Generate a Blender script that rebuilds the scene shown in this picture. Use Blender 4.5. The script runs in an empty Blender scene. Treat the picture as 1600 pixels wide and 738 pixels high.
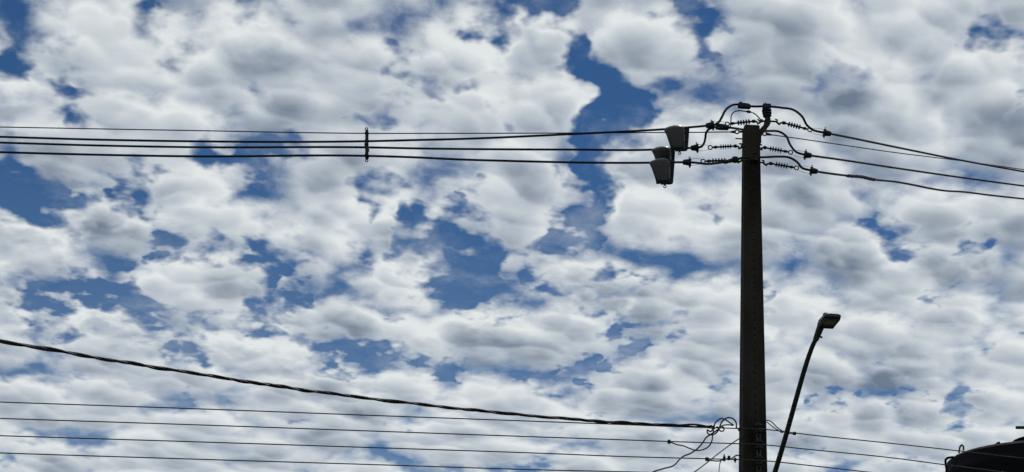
import bpy, bmesh, math, random
from mathutils import Vector, Matrix, Euler

random.seed(11)
scene = bpy.context.scene
C = scene.collection

# ------------------------------------------------------------------ camera
W, H = 1600.0, 738.0                 # the photograph's own pixel grid
LENS = 56.0
FPX = LENS / 36.0 * W
PITCH, ROLL = math.radians(20.0), math.radians(2.82)
cam_data = bpy.data.cameras.new('camera')
cam = bpy.data.objects.new('camera', cam_data)
C.objects.link(cam)
cam_data.lens = LENS
cam_data.sensor_width = 36.0
cam_data.clip_start = 0.1
cam_data.clip_end = 6000.0
cam.location = (0.0, 0.0, 1.6)
cam_rot = Matrix.Rotation(math.radians(90) + PITCH, 3, 'X') @ Matrix.Rotation(ROLL, 3, 'Z')
cam.rotation_euler = cam_rot.to_euler()
scene.camera = cam
CAM = Vector((0.0, 0.0, 1.6))


def ray(px, py):
    """world direction seen at a pixel of the photograph"""
    return (cam_rot @ Vector(((px - W / 2) / FPX, (H / 2 - py) / FPX, -1.0))).normalized()


def at(px, py, Y):
    """point on the vertical plane y = Y that the photograph shows at that pixel"""
    d = ray(px, py)
    return CAM + d * (Y / d.y)


# ------------------------------------------------------------------ sun and exposure
SUN_EL, SUN_AZ = math.radians(58), math.radians(24)       # azimuth from +Y towards +X
sun_dir = Vector((math.sin(SUN_AZ) * math.cos(SUN_EL), math.cos(SUN_AZ) * math.cos(SUN_EL), math.sin(SUN_EL)))
sd = bpy.data.lights.new('sun', 'SUN')
sd.energy = 2.0
sd.angle = math.radians(1.0)
sd.color = (1.0, 0.96, 0.90)
sun = bpy.data.objects.new('sun', sd)
sun.rotation_euler = (-sun_dir).to_track_quat('-Z', 'Y').to_euler()
C.objects.link(sun)
vs = scene.view_settings
vs.view_transform = 'Standard'
vs.look = 'None'
vs.exposure = 0.0
vs.gamma = 1.0
vs.use_curve_mapping = False
scene.cycles.use_denoising = True
scene.cycles.denoiser = 'OPENIMAGEDENOISE'
scene.cycles.use_adaptive_sampling = True
scene.cycles.adaptive_threshold = 0.03
scene.cycles.adaptive_min_samples = 16

# ------------------------------------------------------------------ sky: Nishita air with a broken cloud deck
world = bpy.data.worlds.new('World')
scene.world = world
world.use_nodes = True
world.cycles.sampling_method = 'MANUAL'
world.cycles.sample_map_resolution = 256
nt = world.node_tree
nt.nodes.clear()


class NG:
    """small helper to wire math nodes"""
    def __init__(self, tree):
        self.t = tree

    def _set(self, sock, v):
        if isinstance(v, bpy.types.NodeSocket):
            self.t.links.new(v, sock)
        else:
            sock.default_value = v

    def m(self, op, a, b=0.0, c=0.0, clamp=False):
        n = self.t.nodes.new('ShaderNodeMath')
        n.operation = op
        n.use_clamp = clamp
        self._set(n.inputs[0], a)
        self._set(n.inputs[1], b)
        self._set(n.inputs[2], c)
        return n.outputs[0]

    def v(self, op, a, b=(0, 0, 0), c=(0, 0, 0)):
        n = self.t.nodes.new('ShaderNodeVectorMath')
        n.operation = op
        self._set(n.inputs[0], a)
        self._set(n.inputs[1], b)
        if op == 'MULTIPLY_ADD':
            self._set(n.inputs[2], c)
        return n.outputs['Value'] if op in ('LENGTH', 'DISTANCE', 'DOT_PRODUCT') else n.outputs['Vector']

    def scale(self, a, s):
        n = self.t.nodes.new('ShaderNodeVectorMath')
        n.operation = 'SCALE'
        self._set(n.inputs[0], a)
        self._set(n.inputs['Scale'], s)
        return n.outputs['Vector']

    def noise(self, vec, scale, detail, rough=0.5, lac=2.0, color=False):
        n = self.t.nodes.new('ShaderNodeTexNoise')
        n.noise_dimensions = '2D'
        self._set(n.inputs['Vector'], vec)
        self._set(n.inputs['Scale'], scale)
        n.inputs['Detail'].default_value = detail
        n.inputs['Roughness'].default_value = rough
        n.inputs['Lacunarity'].default_value = lac
        return n.outputs['Color' if color else 'Fac']

    def voro(self, vec, scale, smooth=0.4):
        n = self.t.nodes.new('ShaderNodeTexVoronoi')
        n.voronoi_dimensions = '2D'
        n.feature = 'SMOOTH_F1'
        self._set(n.inputs['Vector'], vec)
        n.inputs['Scale'].default_value = scale
        n.inputs['Smoothness'].default_value = smooth
        return n.outputs['Distance'], n.outputs['Position']

    def remap(self, x, a, b, c, d, kind='SMOOTHSTEP'):
        n = self.t.nodes.new('ShaderNodeMapRange')
        n.interpolation_type = kind
        n.clamp = True
        self._set(n.inputs[0], x)
        for i, q in enumerate((a, b, c, d)):
            self._set(n.inputs[i + 1], q)
        return n.outputs[0]

    def mix(self, f, a, b):
        n = self.t.nodes.new('ShaderNodeMix')
        n.data_type = 'RGBA'
        self._set(n.inputs['Factor'], f)
        self._set(n.inputs[6], a)
        self._set(n.inputs[7], b)
        return n.outputs[2]


g = NG(nt)
tc = nt.nodes.new('ShaderNodeTexCoord')
D = tc.outputs['Generated']
sep = nt.nodes.new('ShaderNodeSeparateXYZ')
nt.links.new(D, sep.inputs[0])
# the deck: directions laid out on a layer overhead, drawn together towards the horizon
zz = g.m('MAXIMUM', g.m('ADD', sep.outputs[2], 0.12), 0.05)
P = g.scale(D, g.m('POWER', zz, -0.74))
# gaps of blue air between the clouds, and thick places: (pixel x, pixel y, radius, depth)
GAPS = [
    # top left
    (382, 4, 22, .9), (448, 5, 14, .8), (240, 14, 13, .8), (225, 44, 16, .55), (38, 50, 20, .4), (105, 76, 14, .8), (5, 108, 15, 1), (278, 92, 12, .45),
    (108, 157, 14, .7), (128, 175, 12, .8), (400, 150, 14, .4), (765, 20, 16, .9), (785, 44, 15, .9), (760, 52, 12, .8), (800, 6, 12, .5),
    (625, 98, 12, .7), (617, 118, 11, .65), (644, 136, 12, .75), (665, 150, 12, .75), (682, 93, 12, .65), (590, 176, 14, .8), (620, 170, 13, .7), (720, 146, 11, .7), (737, 131, 11, .7), (790, 178, 10, .6), (572, 180, 10, .5),
    # under the covered cables
    (345, 238, 15, .85), (372, 246, 13, .85), (400, 242, 14, .8), (440, 240, 14, .8), (325, 228, 12, .6), (462, 232, 12, .4), (20, 258, 18, .9), (52, 280, 22, 1), (16, 308, 18, 1), (32, 340, 16, .9), (76, 290, 16, .9), (68, 322, 16, 1), (104, 332, 16, 1), (142, 326, 15, .9),
    (206, 296, 15, 1), (240, 302, 15, 1), (226, 284, 12, .9), (188, 290, 10, .5), (590, 302, 16, .55), (570, 290, 12, .5), (726, 320, 7, .8), (756, 306, 9, .5), (570, 322, 8, .6),
    # channel right of the middle
    (850, 12, 16, .9), (846, 36, 14, .7), (872, 50, 14, .8), (895, 72, 16, 1), (908, 98, 15, 1), (936, 120, 16, .9), (962, 133, 16, .85), (990, 146, 14, .8), (972, 108, 12, .7), (1012, 150, 10, .5), (1040, 124, 13, .4),
    (944, 165, 17, 1.2), (936, 190, 19, 1.2), (953, 215, 23, 1.3), (962, 242, 22, 1.3), (950, 270, 20, 1.2), (940, 296, 15, 1), (1000, 196, 9, .5), (890, 280, 12, .45), (870, 270, 9, .4), (910, 300, 10, .5),
    (1080, 24, 15, .7), (1102, 44, 13, .7), (1076, 64, 13, .8), (1096, 74, 12, .7), (1040, 42, 11, .5), (1128, 34, 11, .5), (1146, 100, 8, .4), (1062, 8, 11, .6),
    # middle pool of blue
    (690, 352, 18, 1), (655, 342, 15, .9), (668, 372, 20, 1.1), (645, 385, 15, .9), (700, 392, 26, 1.2), (712, 425, 25, 1.2), (745, 398, 20, 1.1), (735, 452, 16, 1), (672, 404, 15, 1), (765, 375, 17, 1), (640, 352, 10, .6), (625, 372, 10, .5),
    (640, 443, 13, .8), (660, 446, 10, .6), (585, 402, 13, .7), (608, 395, 10, .5), (890, 358, 15, .9), (912, 350, 14, .9), (872, 376, 12, .8), (930, 365, 10, .6), (822, 402, 10, .5), (790, 378, 12, .8),
    (706, 390, 24, .9),
    # lower left
    (255, 390, 13, .9), (235, 385, 9, .5), (325, 382, 14, .8), (188, 426, 10, .8), (28, 446, 16, 1), (64, 454, 17, 1), (98, 452, 16, 1), (126, 442, 15, 1), (152, 452, 15, 1), (176, 466, 14, .9), (40, 466, 13, .9), (5, 440, 12, .8),
    (208, 480, 14, .9), (230, 490, 13, .9), (262, 500, 14, .8), (310, 498, 13, .8), (350, 502, 14, .9), (382, 514, 13, .8), (400, 498, 14, .9), (396, 466, 14, .9), (432, 425, 14, .9), (440, 456, 15, .9), (420, 405, 12, .8), (452, 400, 13, .8), (395, 396, 11, .6), (418, 486, 14, .9),
    (465, 520, 14, .9), (498, 535, 14, .95), (526, 546, 14, .95), (552, 548, 14, .95), (585, 548, 13, .85), (612, 545, 12, .8), (495, 564, 13, .7), (515, 586, 11, .8), (115, 530, 12, .8), (312, 556, 13, .6), (288, 560, 12, .6), (650, 541, 12, .7), (442, 500, 12, .8), (540, 582, 9, .5),
    (765, 516, 11, .8), (706, 576, 11, .8), (640, 678, 8, .4), (725, 724, 15, .6), (770, 732, 17, .8), (815, 732, 14, .7), (15, 728, 16, .6), (480, 662, 8, .5), (300, 612, 9, .4), (130, 580, 10, .3), (270, 655, 8, .3), (790, 496, 9, .4),
    # lower middle
    (858, 446, 13, .9), (900, 450, 13, .95), (940, 450, 12, .9), (965, 445, 13, .95), (988, 448, 11, .85), (830, 444, 10, .6), (995, 515, 12, .9), (974, 515, 11, .9), (1040, 507, 12, .8), (1066, 500, 11, .8), (1018, 517, 9, .6),
    (905, 570, 10, .9), (955, 566, 9, .6), (836, 604, 10, .4), (930, 634, 9, .9), (1140, 590, 10, .45), (1120, 604, 9, .45), (1046, 704, 10, .6), (1030, 715, 8, .4), (880, 668, 7, .3),
    # right of the pole
    (1205, 470, 12, 1.1), (1296, 126, 15, .8), (1328, 124, 14, .8), (1256, 126, 10, .5), (1275, 132, 10, .5), (1540, 46, 14, .75), (1570, 42, 14, .75), (1596, 44, 12, .6), (1518, 44, 9, .6), (1597, 160, 11, .9), (1492, 55, 8, .4),
    (1356, 350, 11, .7), (1398, 374, 14, .9), (1424, 382, 11, .9), (1380, 366, 9, .6), (1518, 380, 14, .9), (1498, 390, 10, .8), (1540, 376, 9, .6), (1480, 452, 9, .7), (1406, 555, 10, .8), (1425, 605, 10, .9), (1270, 600, 8, .9),
    (1315, 636, 9, .8), (1336, 622, 7, .7), (1440, 528, 9, .6), (1502, 641, 14, 1.1), (1478, 646, 11, 1), (1522, 633, 9, .9), (1260, 660, 8, .5), (1570, 540, 9, .5), (1206, 556, 8, .5), (1250, 702, 9, .5), (1282, 712, 8, .5), (1430, 734, 13, .6), (1460, 730, 11, .5), (1200, 640, 6, .4), (1212, 385, 7, .5), (1128, 340, 9, .4),
]
# the deck's own make-up: where it is thick its base shows grey (+), where a thin or sunlit crest shows it is white (-)
THICK = [
    (560, 38, 46, .9), (600, 60, 40, .6), (435, 105, 46, .9), (490, 110, 40, .6), (215, 140, 44, .8), (330, 70, 40, .5), (415, 312, 44, .8), (450, 325, 44, .8), (505, 335, 36, .6), (640, 282, 44, .7), (590, 250, 36, .4), (150, 110, 40, .5),
    (320, 175, 36, .5), (160, 30, 44, .5), (60, 40, 44, .6), (300, 210, 36, .4), (770, 300, 40, .5), (800, 340, 36, .5), (860, 200, 36, .3), (700, 180, 36, .3), (120, 290, 30, .5), (680, 320, 36, .5), (180, 240, 40, .5),
    (1265, 196, 56, 1), (1310, 226, 60, 1), (1240, 246, 50, .9), (1375, 155, 50, .7), (1450, 180, 54, .7), (1380, 250, 54, .8), (1300, 305, 54, .8), (1430, 310, 50, .6), (1300, 66, 50, .6), (1050, 222, 40, .7), (1100, 180, 40, .6), (1560, 240, 50, .7), (1480, 260, 46, .6), (1230, 40, 46, .4),
    (1430, 60, 46, .4), (1000, 40, 36, .5), (1570, 310, 46, .5), (960, 340, 30, .4), (1030, 350, 36, .5), (1230, 350, 40, .6), (1360, 310, 40, .5),
    (300, 452, 38, .9), (260, 440, 34, .7), (515, 400, 40, .7), (480, 385, 36, .5), (520, 506, 38, .9), (490, 498, 34, .8), (560, 500, 34, .6), (745, 556, 40, .8), (785, 562, 36, .7), (630, 588, 36, .7), (680, 600, 36, .6), (60, 420, 36, .5), (150, 410, 34, .5), (560, 440, 30, .4), (215, 365, 30, .5),
    (80, 540, 36, .4), (170, 560, 36, .5), (230, 590, 40, .6), (100, 610, 40, .5), (380, 580, 40, .6), (430, 625, 40, .6), (330, 650, 40, .5), (560, 640, 40, .5), (200, 680, 40, .5), (60, 690, 40, .5), (480, 700, 40, .4), (650, 700, 36, .4), (400, 545, 30, .4),
    (1050, 455, 34, 1.1), (1020, 468, 30, .8), (1250, 400, 40, .9), (1280, 420, 40, .9), (1305, 452, 36, .8), (1010, 572, 36, .8), (1028, 596, 36, .8), (1000, 636, 32, .9), (1024, 650, 32, .8), (1340, 550, 36, .9), (1315, 600, 32, .8), (1540, 408, 36, .8), (1500, 420, 32, .6), (1375, 620, 34, .8), (1350, 662, 36, .8), (1300, 672, 32, .6), (1525, 520, 34, .7), (1550, 562, 36, .7), (1480, 560, 32, .6),
    (880, 418, 28, .6), (930, 420, 28, .5), (800, 440, 24, .5), (780, 490, 32, .6), (840, 510, 36, .6), (900, 500, 32, .6), (860, 590, 36, .7), (820, 640, 36, .6), (900, 640, 34, .6), (760, 650, 36, .5), (960, 690, 36, .5), (1080, 640, 32, .6), (1080, 550, 32, .6), (1120, 530, 30, .5), (1400, 440, 34, .6), (1450, 500, 34, .6), (1220, 510, 26, .5), (1260, 560, 30, .5), (1440, 690, 36, .5), (1560, 610, 34, .5), (1580, 480, 34, .5), (1240, 620, 28, .5), (1130, 700, 30, .5), (980, 590, 30, .5),
    # crests
    (320, 40, 40, -.7), (390, 42, 36, -.6), (705, 46, 40, -.9), (725, 66, 34, -.7), (330, 112, 36, -.6), (365, 136, 34, -.7), (30, 150, 36, -.8), (60, 140, 34, -.7), (20, 185, 30, -.5), (575, 125, 36, -.7), (540, 150, 34, -.5), (490, 298, 36, -.7), (560, 340, 40, -.9), (575, 365, 34, -.8), (530, 300, 30, -.6),
    (770, 66, 32, -.7), (780, 104, 36, -.9), (830, 80, 34, -.8), (880, 130, 34, -.9), (900, 150, 26, -.7), (860, 100, 30, -.7), (720, 95, 26, -.6), (260, 180, 36, -.5), (450, 190, 36, -.5), (640, 210, 40, -.6), (820, 300, 40, -.7), (850, 340, 34, -.7), (870, 230, 36, -.6),
    (1050, 74, 36, -.8), (1020, 90, 30, -.7), (1110, 104, 36, -.8), (1025, 162, 32, -.8), (1240, 145, 32, -.7), (1300, 152, 34, -.7), (1180, 130, 36, -.6), (1550, 90, 40, -.9), (1515, 125, 36, -.8), (1590, 110, 36, -.8), (1500, 210, 34, -.6), (1010, 300, 34, -.9), (1080, 325, 36, -1), (980, 310, 28, -.8), (1100, 350, 30, -.8), (980, 170, 16, -.6), (1180, 30, 44, -.6), (1380, 30, 44, -.5), (1470, 20, 40, -.5), (1540, 350, 40, -.8), (1480, 345, 36, -.7),
    (100, 392, 34, -.8), (45, 405, 30, -.7), (150, 395, 28, -.6), (310, 418, 32, -.8), (375, 425, 34, -.9), (400, 440, 24, -.7), (490, 464, 34, -.9), (585, 460, 36, -.8), (625, 470, 36, -1), (660, 480, 26, -.8), (640, 508, 28, -.8), (100, 482, 30, -.7), (120, 505, 30, -.8), (625, 560, 34, -.9), (590, 570, 30, -.8), (560, 425, 34, -.8), (620, 430, 26, -.7), (460, 420, 24, -.5), (240, 335, 34, -.7), (290, 345, 34, -.7),
    (780, 405, 26, -.8), (795, 420, 20, -.6), (965, 388, 30, -.9), (940, 398, 28, -.8), (905, 400, 26, -.7), (825, 472, 34, -.9), (760, 470, 28, -.8), (925, 470, 34, -.9), (985, 480, 30, -.8), (865, 552, 32, -.8), (800, 540, 30, -.7), (1100, 400, 40, -.8), (1080, 480, 34, -.7), (1140, 450, 34, -.7), (1225, 425, 20, -.8), (1220, 440, 22, -.8), (1400, 405, 34, -.8), (1425, 475, 34, -.7), (1525, 465, 34, -.7), (1465, 620, 30, -.8), (1250, 545, 30, -.7), (1375, 525, 32, -.7), (1430, 640, 30, -.8), (1540, 650, 34, -.7), (1100, 600, 34, -.6), (1400, 580, 24, -.6),
    (90, 570, 34, -.5), (300, 520, 30, -.6), (240, 535, 30, -.6), (160, 640, 36, -.5), (290, 600, 34, -.5), (540, 610, 30, -.6), (430, 570, 30, -.5), (690, 650, 36, -.5), (860, 690, 36, -.5), (1180, 700, 30, -.6), (1240, 730, 30, -.6), (1320, 715, 30, -.5), (950, 600, 30, -.6),
]
warp = g.noise(P, 5.0, 2.0, 0.5, color=True)
warp = g.v('SUBTRACT', warp, (0.5, 0.5, 0.5))
warp2 = g.noise(P, 20.0, 3.0, 0.5, color=True)
warp2 = g.v('SUBTRACT', warp2, (0.5, 0.5, 0.5))
DW = g.v('MULTIPLY_ADD', warp2, (0.056, 0.056, 0.040), D)


def blobs(vec, rows, spread=2.0):
    """sum of soft round patches, each centred on its own direction in the sky"""
    total = None
    for k in range(0, len(rows), 48):
        tree = bpy.data.node_groups.new('sky patches', 'ShaderNodeTree')
        tree.interface.new_socket('Vector', in_out='INPUT', socket_type='NodeSocketVector')
        tree.interface.new_socket('Sum', in_out='INPUT', socket_type='NodeSocketFloat')
        tree.interface.new_socket('Value', in_out='OUTPUT', socket_type='NodeSocketFloat')
        gi, go = tree.nodes.new('NodeGroupInput'), tree.nodes.new('NodeGroupOutput')
        gg, acc = NG(tree), gi.outputs[1]
        for (px, py, r, s) in rows[k:k + 48]:
            dist = gg.v('DISTANCE', gi.outputs[0], tuple(ray(px, py)))
            w = gg.remap(dist, 0.0, r * spread / FPX, s, 0.0)
            acc = gg.m('ADD', acc, w)
        tree.links.new(acc, go.inputs[0])
        node = nt.nodes.new('ShaderNodeGroup')
        node.node_tree = tree
        nt.links.new(vec, node.inputs[0])
        if total is not None:
            nt.links.new(total, node.inputs[1])
        total = node.outputs[0]
    return total


UP = (0.0, -0.006, 0.013)                    # a step across the sky towards the sun
GAPS = [(x, y, r, s * (1.0 + 5.0 / r) * (1.25 if s >= 0.9 else 1.0)) for x, y, r, s in GAPS]
gap = blobs(DW, GAPS, 2.9)
gap_up = blobs(g.v('ADD', DW, UP), [r for r in GAPS if r[2] * r[3] >= 21], 2.6)
thick = blobs(DW, [r for r in THICK if abs(r[3]) >= 0.8], 2.4)
# the frame is mapped gap by gap; the deck further round breaks up in the same way by noise
mapped = g.remap(g.v('DISTANCE', D, tuple(ray(800, 369))), 0.38, 0.48, 0.0, 1.0)
wide = g.m('MULTIPLY', g.remap(g.noise(P, 2.6, 3.0, 0.5), 0.50, 0.66, 0.0, 1.1), mapped)
gap = g.m('ADD', gap, wide)
gap_up = g.m('ADD', gap_up, wide)


# heaps of puffs: three sizes of rounded cells, each white on the side towards the sun and grey underneath
fine = g.v('SUBTRACT', g.noise(P, 30.0, 4.0, 0.55, color=True), (0.5, 0.5, 0.5))
PW = g.v('MULTIPLY_ADD', warp, (0.05, 0.05, 0.0), P)
PW = g.v('MULTIPLY_ADD', fine, (0.011, 0.011, 0.0), PW)


def cells(scale, smooth, seed):
    vec = g.v('ADD', PW, seed)
    dist, pos = g.voro(vec, scale, smooth)
    off = g.v('DOT_PRODUCT', g.v('SUBTRACT', pos, vec), (-0.30 * scale, 0.95 * scale, 0.0))       # + on the sunward side
    return dist, off


d1, u1 = cells(10.6, 0.52, (0.0, 0.0, 0.0))
d2, u2 = cells(23.0, 0.52, (3.3, 1.7, 0.0))
d3, u3 = cells(50.0, 0.5, (7.1, 4.9, 0.0))
fray = g.m('SUBTRACT', g.noise(PW, 34.0, 6.0, 0.56), 0.5)
swell = g.remap(g.noise(P, 4.6, 1.5, 0.5), 0.34, 0.66, 1.4, 2.7)        # loose flocks here, merged banks there
heap = g.m('MULTIPLY', g.m('SUBTRACT', 0.43, d1), swell)
heap = g.m('ADD', heap, g.m('MULTIPLY_ADD', d2, -0.75, 0.30))
heap = g.m('ADD', heap, g.m('MULTIPLY_ADD', d3, -0.28, 0.12))
low = g.remap(sep.outputs[2], 0.20, 0.34, 0.10, 0.0)             # seen flatter, the deck closes up
cover = g.m('SUBTRACT', g.m('ADD', 0.96, low), g.m('DIVIDE', g.m('MULTIPLY', gap, 1.9), g.m('ADD', gap, 1.6)))
dens = g.m('ADD', g.m('ADD', cover, heap), g.m('MULTIPLY', fray, 1.0))
alpha = g.remap(dens, -0.25, 1.10, 0.0, 1.0)
veil = g.remap(sep.outputs[2], 0.16, 0.40, 0.10, 0.0)           # thin haze in the gaps, more of it lower down
wisps = g.remap(g.noise(PW, 9.0, 6.0, 0.62), 0.46, 0.78, 0.0, 0.22)
alpha = g.m('MAXIMUM', alpha, g.m('ADD', veil, wisps))
# light in the deck: sunlight sinks into it from above, so crests and thin rims are white and the bases of thick heaps grey
soft = g.m('SUBTRACT', g.noise(PW, 7.0, 3.0, 0.5), 0.5)
lum = g.m('ADD', g.m('MULTIPLY', u1, 0.72), g.m('MULTIPLY', u2, 0.30))
lum = g.m('ADD', lum, g.m('MULTIPLY', g.m('SUBTRACT', d1, 0.36), 0.58))       # thick hearts, thin bright rims
lum = g.m('ADD', lum, g.m('MULTIPLY', g.m('SUBTRACT', d2, 0.36), 0.25))
lum = g.m('ADD', lum, g.m('MULTIPLY', u3, 0.05))
lum = g.m('ADD', lum, g.m('MULTIPLY', gap_up, 0.22))
lum = g.m('ADD', lum, g.m('MULTIPLY', thick, -0.13))
lum = g.m('ADD', lum, g.remap(dens, 0.1, 1.3, 0.22, -0.08, 'LINEAR'))
lum = g.m('ADD', lum, g.m('MULTIPLY', soft, 1.15))
lum = g.m('MULTIPLY', lum, g.remap(sep.outputs[2], 0.18, 0.34, 0.80, 1.0))        # distance evens the deck out
dark = g.remap(lum, 0.35, -0.67, 0.0, 1.0, 'LINEAR')
lit = (0.755, 0.795, 0.80, 1.0)
mid = (0.468, 0.524, 0.585, 1.0)
base = (0.158, 0.205, 0.278, 1.0)
c1 = g.mix(g.remap(dark, 0.0, 0.5, 0.0, 1.0, 'LINEAR'), lit, mid)
c2 = g.mix(g.remap(dark, 0.5, 1.0, 0.0, 1.0, 'LINEAR'), c1, base)
sky = nt.nodes.new('ShaderNodeTexSky')
sky.sky_type = 'NISHITA'
sky.sun_disc = False
sky.sun_elevation = SUN_EL
sky.sun_rotation = SUN_AZ
sky.altitude = 700.0
sky.air_density = 1.0
sky.dust_density = 0.0
sky.ozone_density = 3.0
b_air = nt.nodes.new('ShaderNodeBackground')
air = g.v('MULTIPLY', sky.outputs[0], (0.395, 0.685, 0.92))      # the camera's white balance
nt.links.new(air, b_air.inputs['Color'])
b_air.inputs['Strength'].default_value = 0.051
b_cloud = nt.nodes.new('ShaderNodeBackground')
nt.links.new(c2, b_cloud.inputs['Color'])
b_cloud.inputs['Strength'].default_value = 1.0
mx = nt.nodes.new('ShaderNodeMixShader')
nt.links.new(alpha, mx.inputs[0])
nt.links.new(b_air.outputs[0], mx.inputs[1])
nt.links.new(b_cloud.outputs[0], mx.inputs[2])
wo = nt.nodes.new('ShaderNodeOutputWorld')
nt.links.new(mx.outputs[0], wo.inputs['Surface'])

# ------------------------------------------------------------------ materials
def material(name, col, rough=0.6, metal=0.0, var=0.25, scale=18.0, bump=0.0, tint=None, stretch=None, spec=0.2):
    m = bpy.data.materials.new(name)
    m.use_nodes = True
    t = m.node_tree
    h = NG(t)
    b = t.nodes['Principled BSDF']
    tcn = t.nodes.new('ShaderNodeTexCoord')
    vec = tcn.outputs['Object']
    if stretch:
        vec = h.v('MULTIPLY', vec, stretch)
    n = t.nodes.new('ShaderNodeTexNoise')
    t.links.new(vec, n.inputs['Vector'])
    n.inputs['Scale'].default_value = scale
    n.inputs['Detail'].default_value = 4.0
    n.inputs['Roughness'].default_value = 0.6
    lo = tuple(c * (1 - var) for c in col) + (1.0,)
    hi = tuple(min(1.0, c * (1 + var)) for c in (tint or col)) + (1.0,)
    c = h.mix(h.remap(n.outputs['Fac'], 0.32, 0.68, 0.0, 1.0), lo, hi)
    t.links.new(c, b.inputs['Base Color'])
    b.inputs['Metallic'].default_value = metal
    b.inputs['Specular IOR Level'].default_value = spec
    t.links.new(h.remap(n.outputs['Fac'], 0.3, 0.7, max(0.05, rough - 0.1), min(1.0, rough + 0.1)), b.inputs['Roughness'])
    if bump:
        bp = t.nodes.new('ShaderNodeBump')
        bp.inputs['Strength'].default_value = bump
        bp.inputs['Distance'].default_value = 0.01
        t.links.new(n.outputs['Fac'], bp.inputs['Height'])
        t.links.new(bp.outputs[0], b.inputs['Normal'])
    return m


M = {
    'concrete': material('shade darkened weathered concrete', (0.021, 0.018, 0.016), 0.95, 0, 0.35, 2.4, 0.0, (0.030, 0.026, 0.022), (1.0, 1.0, 0.28), 0.06),  # backlit shade is put into the base colour, darker than real concrete
    'cable': material('black cable sheath', (0.014, 0.015, 0.018), 0.6, 0, 0.2, 40),
    'bare': material('weathered bare aluminium wire', (0.05, 0.05, 0.052), 0.7, 0.3, 0.2, 60),
    'polymer': material('black polymer', (0.013, 0.014, 0.017), 0.55, 0, 0.2, 30),
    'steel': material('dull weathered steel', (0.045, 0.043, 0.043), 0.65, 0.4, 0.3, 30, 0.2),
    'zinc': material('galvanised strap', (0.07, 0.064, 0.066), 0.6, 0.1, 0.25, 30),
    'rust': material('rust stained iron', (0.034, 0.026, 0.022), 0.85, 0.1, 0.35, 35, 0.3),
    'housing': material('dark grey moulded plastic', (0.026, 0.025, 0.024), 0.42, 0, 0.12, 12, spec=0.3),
    'housing_dark': material('black moulded plastic', (0.014, 0.014, 0.015), 0.55, 0, 0.2, 14),
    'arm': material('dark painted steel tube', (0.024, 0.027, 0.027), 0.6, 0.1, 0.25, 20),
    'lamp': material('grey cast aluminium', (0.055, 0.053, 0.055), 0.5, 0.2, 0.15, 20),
    'lens': material('smoked lamp glass', (0.032, 0.025, 0.024), 0.25, 0, 0.2, 8),
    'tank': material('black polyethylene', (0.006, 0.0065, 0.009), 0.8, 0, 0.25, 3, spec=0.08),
    'ground': material('dry earth and grass', (0.06, 0.055, 0.035), 0.95, 0, 0.4, 0.6, 0.0, (0.05, 0.065, 0.03)),
}


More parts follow.
